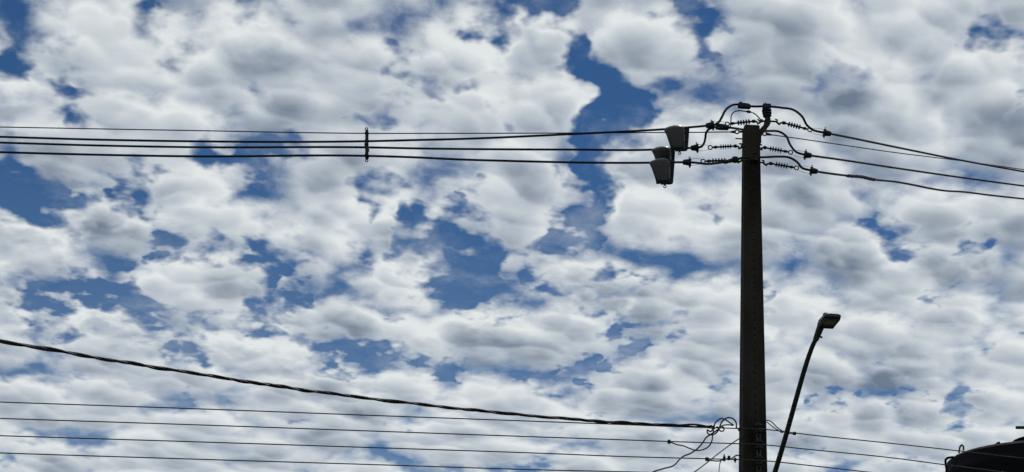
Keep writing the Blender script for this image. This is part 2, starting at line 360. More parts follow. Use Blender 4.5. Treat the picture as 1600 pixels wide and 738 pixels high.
# ------------------------------------------------------------------ mesh helpers
class MB:
    """collects shapes in world space and links them as one mesh object"""
    def __init__(self):
        self.v, self.f = [], []

    def add(self, verts, faces):
        o = len(self.v)
        self.v += [Vector(p) for p in verts]
        self.f += [tuple(i + o for i in f) for f in faces]
        return self

    def tube(self, pts, r, n=8, caps=True):
        pts = [Vector(p) for p in pts]
        rs = r if isinstance(r, (list, tuple)) else [r] * len(pts)
        tang = []
        for i in range(len(pts)):
            a, b = pts[max(0, i - 1)], pts[min(len(pts) - 1, i + 1)]
            tang.append((b - a).normalized())
        up = Vector((0, 0, 1)) if abs(tang[0].z) < 0.9 else Vector((0, 1, 0))
        nrm = (up - tang[0] * up.dot(tang[0])).normalized()
        verts, faces = [], []
        for i, p in enumerate(pts):
            nrm = (nrm - tang[i] * nrm.dot(tang[i]))
            nrm = nrm.normalized() if nrm.length > 1e-6 else tang[i].orthogonal().normalized()
            bi = tang[i].cross(nrm)
            for k in range(n):
                a = 2 * math.pi * k / n
                verts.append(p + (nrm * math.cos(a) + bi * math.sin(a)) * rs[i])
        for i in range(len(pts) - 1):
            for k in range(n):
                faces.append((i * n + k, i * n + (k + 1) % n, (i + 1) * n + (k + 1) % n, (i + 1) * n + k))
        if caps:
            faces.append(tuple(range(n))[::-1])
            faces.append(tuple((len(pts) - 1) * n + k for k in range(n)))
        return self.add(verts, faces)

    def lathe(self, a, b, profile, n=14):
        """profile: (fraction along a->b, radius)"""
        a, b = Vector(a), Vector(b)
        return self.tube([a + (b - a) * t for t, _ in profile], [max(r, 0.0004) for _, r in profile], n)

    def torus(self, c, axis, R, r, n=16, k=6):
        axis = Vector(axis).normalized()
        u = axis.orthogonal().normalized()
        w = axis.cross(u)
        verts, faces = [], []
        for i in range(n):
            a = 2 * math.pi * i / n
            d = u * math.cos(a) + w * math.sin(a)
            for j in range(k):
                q = 2 * math.pi * j / k
                verts.append(Vector(c) + d * (R + r * math.cos(q)) + axis * r * math.sin(q))
        for i in range(n):
            for j in range(k):
                faces.append((i * k + j, ((i + 1) % n) * k + j, ((i + 1) % n) * k + (j + 1) % k, i * k + (j + 1) % k))
        return self.add(verts, faces)

    def box(self, c, ex, ey, ez):
        """box round c with half-extent vectors"""
        c, ex, ey, ez = Vector(c), Vector(ex), Vector(ey), Vector(ez)
        vs = [c + ex * sx + ey * sy + ez * sz for sz in (-1, 1) for sy in (-1, 1) for sx in (-1, 1)]
        return self.add(vs, [(0, 2, 3, 1), (4, 5, 7, 6), (0, 1, 5, 4), (2, 6, 7, 3), (0, 4, 6, 2), (1, 3, 7, 5)])

    def prism(self, outline, depth):
        """outline: ring of points; depth: extrusion vector"""
        n = len(outline)
        a = [Vector(p) for p in outline]
        b = [p + Vector(depth) for p in a]
        faces = [tuple(range(n)), tuple(range(n, 2 * n))[::-1]]
        faces += [(i, n + i, n + (i + 1) % n, (i + 1) % n) for i in range(n)]
        return self.add(a + b, faces)

    def build(self, name, mat, parent=None, origin=None, smooth=True, bevel=0.0, seg=2):
        if parent is not None:
            org = parent_world(parent)
            off = Vector(origin) if origin is not None else org
        else:
            org = Vector((0, 0, 0))
            off = Vector(origin) if origin is not None else Vector(self.v[0])
        me = bpy.data.meshes.new(name)
        me.from_pydata([p - off for p in self.v], [], self.f)
        bm = bmesh.new()
        bm.from_mesh(me)
        bmesh.ops.recalc_face_normals(bm, faces=bm.faces)
        if bevel:
            bmesh.ops.bevel(bm, geom=[e for e in bm.edges if len(e.link_faces) == 2 and e.calc_face_angle(0) > 0.5],
                            offset=bevel, segments=seg, affect='EDGES', profile=0.5)
        bm.to_mesh(me)
        bm.free()
        me.materials.append(M[mat])
        if smooth:
            for p in me.polygons:
                p.use_smooth = True
            me.set_sharp_from_angle(angle=math.radians(38))
        o = bpy.data.objects.new(name, me)
        C.objects.link(o)
        if parent is not None:
            o.parent = parent
        o.location = off - org
        return o


def parent_world(o):
    p = Vector(o.location)
    while o.parent is not None:
        o = o.parent
        p += Vector(o.location)
    return p


def tag(o, label, cat, group=None):
    o['label'] = label
    o['category'] = cat
    if group:
        o['group'] = group
    return o


def thing(name, label, cat, loc, group=None):
    o = bpy.data.objects.new(name, None)
    C.objects.link(o)
    o.location = loc
    o.empty_display_size = 0.1
    return tag(o, label, cat, group)


def spline(pts, per=8):
    """smooth curve through points of any dimension"""
    pts = [tuple(p) for p in pts]
    P4 = [tuple(2 * a - b for a, b in zip(pts[0], pts[1]))] + pts + [tuple(2 * a - b for a, b in zip(pts[-1], pts[-2]))]
    out = []
    for i in range(1, len(P4) - 2):
        p0, p1, p2, p3 = P4[i - 1:i + 3]
        # centripetal-like tangents keep uneven spacing from overshooting
        d1 = math.dist(p1[:2], p2[:2]) or 1e-6
        d0 = math.dist(p0[:2], p1[:2]) or 1e-6
        d2 = math.dist(p2[:2], p3[:2]) or 1e-6
        m1 = [((b - a) / d0 * d1 + (c - b) / d1 * d0) / (d0 + d1) * d1 for a, b, c in zip(p0, p1, p2)]
        m2 = [((c - b) / d1 * d2 + (d - c) / d2 * d1) / (d1 + d2) * d1 for b, c, d in zip(p1, p2, p3)]
        for k in range(per):
            t = k / per
            h = (2 * t**3 - 3 * t**2 + 1, t**3 - 2 * t**2 + t, -2 * t**3 + 3 * t**2, t**3 - t**2)
            out.append(tuple(h[0] * a + h[1] * ma + h[2] * b + h[3] * mb for a, ma, b, mb in zip(p1, m1, p2, m2)))
    out.append(pts[-1])
    return out


def path(rows, per=8):
    """rows of (pixel x, pixel y, depth y) -> smooth list of points in the place"""
    return [at(x, y, Y) for x, y, Y in spline(rows, per)]


PX = 1 / 117.0                     # metres per photograph pixel at the pole

# ------------------------------------------------------------------ ground
gm = MB().add([(-3000, -3000, 0), (3000, -3000, 0), (3000, 3000, 0), (-3000, 3000, 0)], [(0, 1, 2, 3)])
ground = gm.build('ground', 'ground', origin=(0, 0, 0), smooth=False)
ground['kind'] = 'structure'

# ------------------------------------------------------------------ the concrete pole
YF = 19.87
tl, tr = at(1163.4, 195.5, YF), at(1187.2, 195.5, YF)
bl, br = at(1160.8, 738, YF), at(1199, 738, YF)


def edge(a, b, z):
    t = (z - b.z) / (a.z - b.z)
    return b + (a - b) * t


ZT = tl.z
pole = thing('utility_pole', 'tall tapering dark concrete pole with a row of small holes down its face', 'pole', (edge(tl, bl, 0).lerp(edge(tr, br, 0), 0.5).x, 20.0, 0))


def pole_x(z):
    return edge(tl, bl, z).x, edge(tr, br, z).x


def pole_back(z):
    return 20.10 + (ZT - z) * 0.030


def pole_front(z):
    return YF - (ZT - z) * 0.003


mb = MB()
holes = [ZT - 0.95 - 0.102 * k for k in range(46)]
HR = 0.0105
levels = [(ZT, None)]
for hz in holes:
    levels += [(hz + 0.03, hz), (hz - 0.03, None)]
levels.append((-0.0, None))
ch = 0.012
verts, faces = [], []


def vid(p):
    verts.append(Vector(p))
    return len(verts) - 1


rows = []
for z, _ in levels:
    xl, xr = pole_x(z)
    yf, yb = pole_front(z), pole_back(z)
    hx = (xl + xr) / 2 + 0.008
    rows.append([vid(p) for p in ((xl + ch, yf, z), (hx - 0.03, yf, z), (hx + 0.03, yf, z), (xr - ch, yf, z), (xr, yf + ch, z), (xr, yb - ch, z),
                                  (xr - ch, yb, z), (xl + ch, yb, z), (xl, yb - ch, z), (xl, yf + ch, z))])
for i in range(len(rows) - 1):
    a, b = rows[i], rows[i + 1]
    for k in range(10):
        if k == 1 and levels[i][1] is not None:
            continue
        faces.append((a[k], a[(k + 1) % 10], b[(k + 1) % 10], b[k]))
    if levels[i][1] is not None:
        hz = levels[i][1]
        xl, xr = pole_x(hz)
        hx, yf = (xl + xr) / 2 + 0.008, pole_front(hz)
        ring, deep = [], []
        for k in range(8):
            q = math.pi / 8 + k * math.pi / 4
            ring.append(vid((hx + HR * math.cos(q), yf, hz + HR * math.sin(q))))
            deep.append(vid((hx + HR * math.cos(q), yf + 0.16, hz + HR * math.sin(q))))
        TL, TR, BR, BL = a[1], a[2], b[2], b[1]
        # ring order starts right-up (22 degrees) and runs counter-clockwise
        faces += [(TR, ring[1], ring[0]), (TR, TL, ring[2], ring[1]), (TL, ring[3], ring[2]), (TL, BL, ring[4], ring[3]), (BL, ring[5], ring[4]),
                  (BL, BR, ring[6], ring[5]), (BR, ring[7], ring[6]), (BR, TR, ring[0], ring[7])]
        for k in range(8):
            faces.append((ring[k], ring[(k + 1) % 8], deep[(k + 1) % 8], deep[k]))
        faces.append(tuple(deep))
# the cap rises a little to the middle
xl, xr = pole_x(ZT)
cap = [vid((v.x + (((xl + xr) / 2) - v.x) * 0.06, v.y + (20.0 - v.y) * 0.06, ZT + 0.012)) for v in [verts[j] for j in rows[0]]]
for k in range(10):
    faces.append((rows[0][k], cap[k], cap[(k + 1) % 10], rows[0][(k + 1) % 10]))
faces.append(tuple(cap))
mb.add(verts, faces)
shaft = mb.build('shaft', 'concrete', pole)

# steel strap and bolts on the pole head
def bolt(p0, p1, r=0.011, nut=0.02):
    p0, p1 = Vector(p0), Vector(p1)
    m = MB().tube([p0, p1], r, 8)
    d = (p1 - p0).normalized()
    m.tube([p1 - d * 0.035, p1 - d * 0.012], nut, 6)
    return m.build('through_bolt', 'steel', pole)


bolt(at(1166, 217.6, 20.0), at(1149, 216.6, 20.0), 0.010, 0.010)
bolt(at(1166, 226, 19.98), at(1154.5, 224.8, 19.98), 0.010, 0.012)
bolt(at(1180, 226.3, 20.0), at(1190.5, 226.6, 20.0), 0.010, 0.012)
MB().prism([at(1186.4, 207, 19.92), at(1189.5, 207, 19.92), at(1189.8, 222.5, 19.92), at(1187.0, 222.5, 19.92)], (0, 0.10, 0)).build('side_strap', 'rust', pole, smooth=False, bevel=0.003)

# ------------------------------------------------------------------ lines on the pole head
CR = 0.0165                          # covered cable radius


def cable(name, label, rows, r, mat, group, per=10, cat='cable'):
    m = MB().tube(path(rows, per), r, 8)
    return tag(m.build(name, mat), label, cat, group)


G_COV = 'covered overhead cables on the pole head'
UPL = 20.0
# left spans, each running on out of the frame; the inner end turns up as a jumper tail
cable('covered_cable', 'thick black covered cable, uppermost of three running left, rising into the arched jumper', [
    (-620, 196, 20.3), (-300, 205, 20.2), (0, 214, 20.1), (150, 218.4, 20.05), (300, 221, 20), (573, 220.9, 20), (660, 218.8, 20), (700, 217.9, 19.95), (900, 209.4, 19.92), (1037, 202.2, 19.92),
    (1077, 199.2, 19.92), (1103, 196.8, 19.92), (1116, 195.4, 19.92), (1123, 191, 19.92), (1128, 183, 19.95), (1132, 175, 19.97), (1138, 168, 19.98), (1146, 164, 20), (1156, 163.4, 20)], CR, 'cable', G_COV)
cable('covered_cable', 'thick black covered cable, middle of three running left, looping up beside the upper clamp', [
    (-620, 200, 20.6), (-300, 213, 20.5), (0, 223, 20.4), (150, 227.5, 20.4), (300, 230.2, 20.35), (573, 230.5, 20.2), (660, 232.3, 20.3), (700, 232.8, 20.35), (900, 234, 20.4), (1022, 234, 20.38), (1050, 232.6, 20.36),
    (1077, 231.5, 20.3), (1090, 231, 20.25), (1096, 229.2, 20.2), (1100, 224, 20.2), (1102, 216, 20.18), (1103.3, 208, 20.12), (1107, 202.6, 20.08), (1113, 199.6, 20.05), (1122, 198.4, 20.05)], CR, 'cable', G_COV)
cable('covered_cable', 'thick black covered cable, lowest of three running left, sagging below its clamp to the pole', [
    (-620, 216, 19.6), (-300, 228, 19.6), (0, 238, 19.6), (150, 242, 19.6), (300, 244.5, 19.6), (573, 243.8, 19.95), (660, 246.6, 19.8), (700, 248.6, 19.7), (800, 251.8, 19.66), (1014, 254.5, 19.64), (1055, 253.8, 19.64),
    (1080, 254, 19.64), (1092, 255, 19.66), (1105, 256.4, 19.68), (1118, 255.4, 19.7), (1134, 253, 19.72), (1150, 249.6, 19.74), (1160, 246.8, 19.76), (1170, 246, 19.77), (1179, 245.2, 19.77)], CR, 'cable', G_COV)
# jumpers and right spans
cable('covered_cable', 'black jumper over the top insulator that drops to the right uppermost cable', [
    (1170, 166.2, 20), (1180, 166.6, 20), (1197, 166.3, 20), (1207, 167, 20), (1222, 168.6, 20.02), (1239, 171.6, 20.05), (1253, 182, 20.1), (1261.5, 196.5, 20.12), (1270, 203, 20.15), (1286, 207.2, 20.2), (1300, 209.8, 20.4), (1400, 230.2, 22),
    (1500, 250.3, 23.8), (1600, 268.5, 25.8), (1750, 294, 29.5), (1950, 322, 36)], CR, 'cable', G_COV)
cable('covered_cable', 'black covered cable leaving the pole to the right in the middle of three', [
    (1136, 199.4, 20.05), (1148, 200.6, 20.1), (1158, 202.2, 20.25), (1172, 204, 20.35), (1186, 205, 20.3), (1200, 204.9, 20.22), (1217.5, 206, 20.2), (1228, 212.6, 20.2), (1235, 227, 20.22), (1244, 237.6, 20.24), (1256, 241.6, 20.26), (1272, 244, 20.3), (1300, 247.8, 20.7),
    (1400, 262.8, 22.4), (1500, 277.3, 24.2), (1600, 290.8, 26.2), (1750, 309, 30), (1950, 330, 36)], CR, 'cable', G_COV)
cable('covered_cable', 'black covered cable leaving the pole to the right lowest, with a spliced sleeve', [
    (1176, 245.6, 19.77), (1188, 246, 19.8), (1200, 245.6, 19.83), (1214, 245, 19.86), (1235, 247, 19.9), (1246, 254, 19.92), (1253, 262.4, 19.94), (1265, 266, 19.95), (1280, 268.8, 20.05), (1300, 271.8, 20.3), (1327, 275, 20.7), (1345, 276.3, 21), (1363, 280.3, 21.3), (1400, 284.4, 22),
    (1432, 290.2, 22.6), (1450, 294, 22.9), (1480, 298.6, 23.4), (1500, 299.6, 23.8), (1545, 305, 24.8), (1600, 311, 25.8), (1750, 326, 29.5), (1950, 343, 36)], CR, 'cable', G_COV)
tag(MB().tube(path([(1323, 274.6, 20.64), (1327, 275, 20.7), (1345, 276.3, 21), (1363, 280.3, 21.3), (1367, 280.8, 21.36)], 5),
              [0.018] + [0.0245 + 0.002 * (k % 2) for k in range(19)] + [0.018], 8).build('splice_sleeve', 'polymer'),
    'lumpy black splice sleeve thickening the lowest cable right of the pole', 'sleeve')

G_MES = 'thin bare messenger wires'
cable('messenger_wire', 'thin bare wire above the thick cables running left from the pole', [
    (-620, 186, 20.35), (-300, 192.5, 20.25), (0, 198.7, 20.15), (300, 204.2, 20.1), (573, 208.6, 20.0), (700, 208.6, 20.08), (900, 208, 20.15), (1037, 207.3, 20.15), (1100, 206.9, 20.1), (1143, 206.4, 20.05)], 0.0082, 'bare', G_MES, cat='wire')
cable('messenger_wire', 'thin bare wire leaving the pole to the right and crossing behind the uppermost cable', [
    (1206, 211, 20.2), (1240, 215.6, 20.6), (1300, 224.4, 21.3), (1400, 238.8, 22.8), (1500, 251.2, 24.4), (1600, 265.2, 26.4), (1750, 286, 30), (1950, 312, 36.5)], 0.0082, 'bare', G_MES, cat='wire')


# ---- strain insulators: hook, rod with sheds, ring
def strain_insulator(a, b, Ya, Yb, sheds, label, hook=None, root=None, Rshed=0.038):
    """a: pole-side ball pixel, b: ring pixel"""
    A, B = at(a[0], a[1], Ya), at(b[0], b[1], Yb)
    t = thing('strain_insulator', label, 'insulator', A, 'polymer strain insulators on the pole head')
    d = (B - A).normalized()
    L = (B - A).length
    rr = 0.028
    m = MB().lathe(A, B - d * rr, [(0, 0.02), (0.03, 0.026), (0.10, 0.024), (0.13, 0.013), (0.80, 0.013), (0.82, 0.020), (0.90, 0.022), (0.95, 0.012), (1.0, 0.010)], 12)
    m.build('rod', 'polymer', t)
    n = 5
    for k in range(n):
        f = sheds[0] + (sheds[1] - sheds[0]) * k / (n - 1)
        c = A + d * L * f
        MB().tube([c - d * 0.009, c - d * 0.003, c + d * 0.002, c + d * 0.006], [0.014, Rshed * 0.9, Rshed, 0.014], 16).build('shed', 'polymer', t)
    MB().torus(B, Vector((0.12, 1, 0.1)), rr, 0.0085, 18, 6).build('ring', 'steel', t)
    if hook:
        H = at(hook[0], hook[1], Ya)
        m = MB()
        e = (H - A)
        side = Vector((0, 0, 1)) - e.normalized() * e.normalized().z
        mid = (A + H) / 2 - side * 0.035
        m.tube([p for p in (A + d * 0.01, A - d * 0.03 - side * 0.018, mid, H - side * 0.01, H + side * 0.03)], [0.013, 0.015, 0.017, 0.015, 0.011], 8)
        m.tube([H + side * 0.03, H + side * 0.034 - e.normalized() * -0.03], 0.010, 8)
        m.tube([H, at(root[0], root[1], Ya)], 0.012, 8)
        m.build('hook', 'steel', t)
    return t, B


i1, _ = strain_insulator((1180, 189.4), (1136.3, 194), 20.0, 19.95, (0.22, 0.60), 'strain insulator above the pole top, on its left side', (1188, 190.5), (1196, 189.6))
i2, _ = strain_insulator((1151.3, 228.3), (1109.8, 230.6), 20.1, 20.2, (0.24, 0.60), 'strain insulator left of the pole in the middle, clear against the sky', (1158.5, 230), (1166, 229.6))
i3, _ = strain_insulator((1147, 250.6), (1098.6, 252.2), 19.76, 19.72, (0.30, 0.68), 'strain insulator left of the pole lowest, lying along the drooping cable', (1159, 250), (1167, 250))
i4, _ = strain_insulator((1222.5, 191.6), (1265.3, 203), 20.1, 20.2, (0.24, 0.62), 'strain insulator right of the pole uppermost, below the arched jumper', (1214, 190.4), (1204, 190))
i5, _ = strain_insulator((1193, 230.4), (1235.2, 238.2), 20.1, 20.14, (0.26, 0.64), 'strain insulator right of the pole in the middle of three', (1187, 231.5), (1181, 231.2))
i6, _ = strain_insulator((1202, 255.2), (1244.6, 262.6), 19.9, 19.95, (0.26, 0.64), 'strain insulator right of the pole lowest, with an open hook', (1193.5, 254.6), (1181, 253.2))


# ---- wedge clamps: a flared cone on each cable, two thin bail wires to the ring
def wedge_clamp(flange, tip, ring, Y, label):
    F, T, R = at(flange[0], flange[1], Y), at(tip[0], tip[1], Y), at(ring[0], ring[1], Y)
    t = thing('wedge_clamp', label, 'clamp', F, 'flared wedge clamps holding the cables')
    d = (T - F).normalized()
    MB().lathe(F, T, [(0, 0.030), (0.1, 0.043), (0.35, 0.044), (0.5, 0.040), (0.9, 0.034), (1.0, 0.018)], 14).build('cone_body', 'polymer', t)
    MB().tube([F - d * 0.020, F - d * 0.016, F + d * 0.010, F + d * 0.014], [0.04, 0.062, 0.062, 0.04], 16).build('flange', 'polymer', t)
    s = (Vector((0, 0, 1)) - d * d.z).normalized()
    for q in (1, -1):
        p0, p1 = F + s * 0.048 * q, R + s * 0.026 * q
        mid = (p0 + p1) / 2 + s * 0.010 * q
        MB().tube([p0, mid, p1], 0.0028, 5).build('bail_wire', 'steel', t)
        MB().box(F + s * 0.062 * q + d * 0.0, d * 0.008, s * 0.016, d.cross(s) * 0.010).build('ear', 'polymer', t, smooth=False)
    return t


wedge_clamp((1113, 195.7), (1102.5, 197), (1136, 194), 19.92, 'wedge clamp on the upper left cable where the arched jumper begins')
wedge_clamp((1089, 231), (1079, 231.6), (1110, 230.6), 20.25, 'wedge clamp on the middle left cable, beside the hanging housings')
wedge_clamp((1077.5, 253.8), (1066.5, 253.7), (1098.5, 252.2), 19.64, 'wedge clamp on the lowest left cable, right of the lowest housing')
wedge_clamp((1288.6, 207.6), (1299, 209.6), (1265, 203), 20.24, 'wedge clamp farthest right, on the right uppermost cable')
wedge_clamp((1258.6, 242), (1268.5, 243.6), (1235, 238.2), 20.28, 'wedge clamp on the middle cable right of the pole')
wedge_clamp((1268, 266.6), (1278, 268.4), (1244.6, 262.6), 19.97, 'wedge clamp on the lowest cable right of the pole')


# ---- messenger dead ends: an eye and a short cone
def eye_dead_end(c, cone0, cone1, root, Y, label):
    A = at(c[0], c[1], Y)
    t = thing('eye_dead_end', label, 'fitting', A, 'messenger wire dead ends')
    MB().torus(A, Vector((0.1, 1, 0.1)), 0.027, 0.010, 18, 6).build('eye', 'steel', t)
    MB().tube([at(*cone0, Y), at((cone0[0] + cone1[0]) / 2, (cone0[1] + cone1[1]) / 2, Y), at(*cone1, Y)], [0.022, 0.017, 0.009], 10).build('cone_grip', 'steel', t)
    MB().tube([at(*root, Y), at(c[0] + (root[0] - c[0]) * 0.45, c[1] + (root[1] - c[1]) * 0.45, Y)], 0.016, 8).build('shackle', 'steel', t)
    return t


eye_dead_end((1151.7, 206.2), (1148, 206.2), (1140.5, 206.5), (1160.5, 206), 20.05, 'small ring fitting ending the thin wire at the left of the pole head')
eye_dead_end((1194.6, 209), (1198, 209.6), (1207, 211.2), (1187, 207.6), 20.15, 'small ring fitting ending the thin wire at the right of the pole head')


# ---- jumper connectors: moulded covers
def connector(p0, p1, Y, hgt, label, knob=True):
    A, B = at(*p0, Y), at(*p1, Y)
    d = (B - A).normalized()
    s = (Vector((0, 0, 1)) - d * d.z).normalized()
    w = d.cross(s)
    t = thing('jumper_connector', label, 'connector', A, 'moulded connectors on the jumpers')
    L = (B - A).length
    out = [A - s * hgt * 0.85, A + s * hgt * 0.9, A + d * L * 0.2 + s * hgt, A + d * L * 0.78 + s * hgt * 0.85, B - d * L * 0.08 + s * hgt * 0.4, B - s * hgt * 0.1, B - d * L * 0.1 - s * hgt * 0.9, A + d * L * 0.3 - s * hgt]
    MB().prism([p - w * 0.035 for p in out], w * 0.07).build('cover', 'polymer', t, bevel=0.006)
    if knob:
        k = A + d * L * 0.2 + s * (hgt + 0.002)
        MB().tube([k - s * 0.01, k + s * 0.02], [0.022, 0.014], 8).build('bolt_head', 'polymer', t)
    return t


connector((1153, 164.8), (1174, 166.8), 20.0, 0.036, 'black moulded connector at the top of the arched jumper')
connector((1118.5, 198), (1140, 199.6), 20.05, 0.036, 'black moulded connector just left of the pole head, below the first insulator', False)
t = thing('jumper_connector', 'ribbed black connector beside the lowest left insulator, ending in a ball', 'connector', at(1132, 253.6, 19.72), 'moulded connectors on the jumpers')
MB().tube(path([(1131, 253.7, 19.72), (1138, 252.2, 19.72), (1145, 250.6, 19.73), (1152, 249, 19.74)], 4), [0.024, 0.030, 0.026, 0.032] * 3 + [0.026], 10).build('cover', 'polymer', t)
b0 = at(1148.6, 249.6, 19.74)
MB().lathe(b0 + Vector((0, 0, -0.048)), b0 + Vector((0, 0, 0.048)), [(0, 0.012), (0.12, 0.036), (0.35, 0.052), (0.65, 0.052), (0.88, 0.036), (1, 0.012)], 12).build('ball_end', 'polymer', t)

# the thin earthing jumper over the pole top
t = thing('earth_jumper', 'thin black wire looping over the pole top with a small connector', 'wire', at(1141.5, 196, 19.95))
MB().tube(path([(1141.3, 199, 19.95), (1142, 190, 19.95), (1143, 180.5, 19.97), (1147, 175.2, 20), (1154, 173.3, 20), (1163, 174, 20), (1172, 175, 20), (1180, 178.6, 20), (1186, 184.5, 20), (1189.5, 189, 20)], 6), 0.0085, 6).build('loop', 'cable', t)
MB().lathe(at(1166, 174.3, 20), at(1173.5, 175.4, 20), [(0, 0.009), (0.2, 0.018), (0.5, 0.021), (0.8, 0.018), (1, 0.009)], 10).build('small_connector', 'polymer', t)

# ---- post insulator on its bent bracket
t = thing('top_bracket', 'bent steel bracket rising right of the pole head to carry the post insulator', 'bracket', at(1188, 209, 20))
outl = [(1186, 203), (1194.5, 193.5), (1196, 184), (1204, 184), (1204.6, 191.5), (1198, 200.5), (1190.5, 210.5), (1186, 213)]
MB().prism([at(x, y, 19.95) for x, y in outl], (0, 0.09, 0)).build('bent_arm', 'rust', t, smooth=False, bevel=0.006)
MB().tube([at(1202, 189.6, 20), at(1214, 190.2, 20.06)], 0.013, 8).build('eye_rod', 'steel', t)
MB().tube([at(1196, 189.2, 20), at(1187, 189.6, 20), at(1183.4, 186.2, 20)], [0.012, 0.013, 0.009], 8).build('eye_rod', 'steel', t)
p0, p1 = at(1199.4, 187, 20), at(1197, 164.8, 20)
t = thing('post_insulator', 'squat black ribbed post insulator on top of the bent bracket', 'insulator', p0)
MB().lathe(p0, p1, [(0, 0.034), (0.12, 0.036), (0.16, 0.045), (0.9, 0.045), (1.0, 0.03)], 16).build('core', 'polymer', t)
dd = p1 - p0
for f, rad in ((0.27, 0.060), (0.45, 0.066), (0.63, 0.068), (0.79, 0.060)):
    c = p0 + dd * f
    dn = dd.normalized()
    MB().tube([c - dn * 0.013, c - dn * 0.008, c + dn * 0.006, c + dn * 0.012], [0.044, rad, rad * 0.97, 0.044], 20).build('shed', 'polymer', t)
MB().box(p1 + Vector((0.01, 0, 0.0)), (0.055, 0, 0), (0, 0.03, 0), (0, 0, 0.018)).build('saddle', 'polymer', t, smooth=False, bevel=0.005)
MB().tube([p1 + Vector((-0.005, 0, 0.0)), p1 + Vector((-0.005, 0, 0.045))], [0.010, 0.006], 8).build('tie_pin', 'steel', t)

# clamp holding the lowest jumper against the pole face
cc = at(1178.5, 245.6, 19.78)
t = thing('jumper_clamp', 'rusty clamp pressing the lowest jumper to the pole face', 'clamp', cc)
MB().box(cc + Vector((0, 0.03, -0.005)), (0.060, 0, 0), (0, 0.05, 0), (0, 0, 0.042)).build('plate', 'rust', t, smooth=False, bevel=0.008)
MB().tube([cc + Vector((-0.045, -0.01, 0.02)), cc + Vector((-0.02, -0.03, 0.052)), cc + Vector((0.02, -0.03, 0.052)), cc + Vector((0.045, -0.01, 0.02))], 0.012, 8).build('saddle', 'rust', t)


# ------------------------------------------------------------------ the three bucket-shaped housings on the left cables
def housing(dx, dy, Y, scale, label):
    c = at(1055 + dx, 214 + dy, Y)
    t = thing('cable_housing', label, 'housing', c, 'bucket-shaped housings on the left cables')
    def q(x, y, oy=0.0):
        return at(1055 + dx + (x - 1055) * scale, 214 + dy + (y - 214) * scale, Y + oy)
    out = [(1036.6, 202.4), (1039, 200.4), (1045, 197.8), (1053, 195.8), (1061, 195.2), (1066, 196.4), (1069, 199), (1070, 204), (1070.2, 216), (1069.4, 233), (1048.6, 234), (1045.4, 224), (1041, 211)]
    m = MB()
    n = len(out)
    # sections front to back: the front is drawn in, so the face is rounded
    secs = []
    cx, cy = 1057, 217
    for shrink, oy in ((0.74, -0.105), (0.88, -0.098), (0.965, -0.075), (1.0, -0.03), (1.0, 0.09)):
        secs.append([q(cx + (x - cx) * shrink, cy + (y - cy) * shrink, oy) for x, y in out])
    verts = [p for s_ in secs for p in s_]
    faces = [tuple(range(n))]
    for k in range(len(secs) - 1):
        faces += [(k * n + i, k * n + (i + 1) % n, (k + 1) * n + (i + 1) % n, (k + 1) * n + i) for i in range(n)]
    faces.append(tuple((len(secs) - 1) * n + i for i in range(n))[::-1])
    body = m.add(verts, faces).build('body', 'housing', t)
    for e_ in body.data.edges:
        e_.use_edge_sharp = False
    fl = [(1060, 198.6), (1075.6, 197.6), (1077.4, 199.2), (1076.2, 217), (1075, 233), (1072, 234.6), (1056, 235.2)]
    MB().prism([q(x, y, 0.092) for x, y in fl], (0, 0.05, 0)).build('back_shell', 'housing_dark', t, smooth=False, bevel=0.006)
    bp = [(1047.8, 231.6), (1070.4, 230.6), (1070.4, 234.6), (1048.4, 236.0)]
    p_ = [q(x, y, -0.08) for x, y in bp] + [q(x, y, 0.088) for x, y in bp]
    MB().add(p_, [(0, 1, 2, 3), (7, 6, 5, 4), (0, 4, 5, 1), (1, 5, 6, 2), (2, 6, 7, 3), (3, 7, 4, 0)]).build('base_rim', 'housing_dark', t, smooth=False, bevel=0.004)
    e = q(1061.8, 239.8, -0.04)
    m = MB().torus(e, (0.2, 1, 0), 0.017, 0.006, 12, 6)
    m.tube([e + Vector((0, 0, 0.016)), e + Vector((0, 0, 0.05))], 0.012, 8)
    m.build('eyelet', 'steel', t)
    return t


housing(0, 0, 19.92, 1.0, 'dark grey bucket-shaped housing hanging highest on the left cables')
housing(-20.5, 31.5, 20.36, 0.93, 'dark grey bucket-shaped housing half hidden behind the other two')
housing(-23, 52, 19.64, 1.0, 'dark grey bucket-shaped housing hanging lowest, an eyelet under it')

# ------------------------------------------------------------------ spacer bar on the left span
c0, c1 = at(573.2, 203.4, 20), at(573.2, 249.4, 20)
t = thing('cable_spacer', 'narrow vertical spacer bar holding the left cables apart, ring at each end', 'spacer', c1)
L = (c0 - c1).length
prof = []
for k in range(23):
    f = k / 22
    prof.append((f, 0.019 + 0.003 * (k % 2) + 0.004 * math.sin(math.pi * f)))
MB().lathe(c1, c0, prof, 10).build('bar', 'polymer', t)
for py, Yc in ((208.7, 20.0), (220.9, 20.0), (230.5, 20.2), (243.8, 19.95)):
    c = at(573.2, py, Yc if abs(Yc - 20) < 0.1 else (20 + Yc) / 2)
    MB().box(c, (0.026, 0, 0), (0, abs(Yc - 20) / 2 + 0.03, 0), (0, 0, 0.014)).build('cable_seat', 'polymer', t, smooth=False, bevel=0.006)
MB().torus(at(572.5, 201.6, 20), (0, 1, 0), 0.0165, 0.0065, 14, 6).build('end_ring', 'polymer', t)
MB().torus(at(573.0, 251.2, 20), (0, 1, 0), 0.0165, 0.0065, 14, 6).build('end_ring', 'polymer', t)

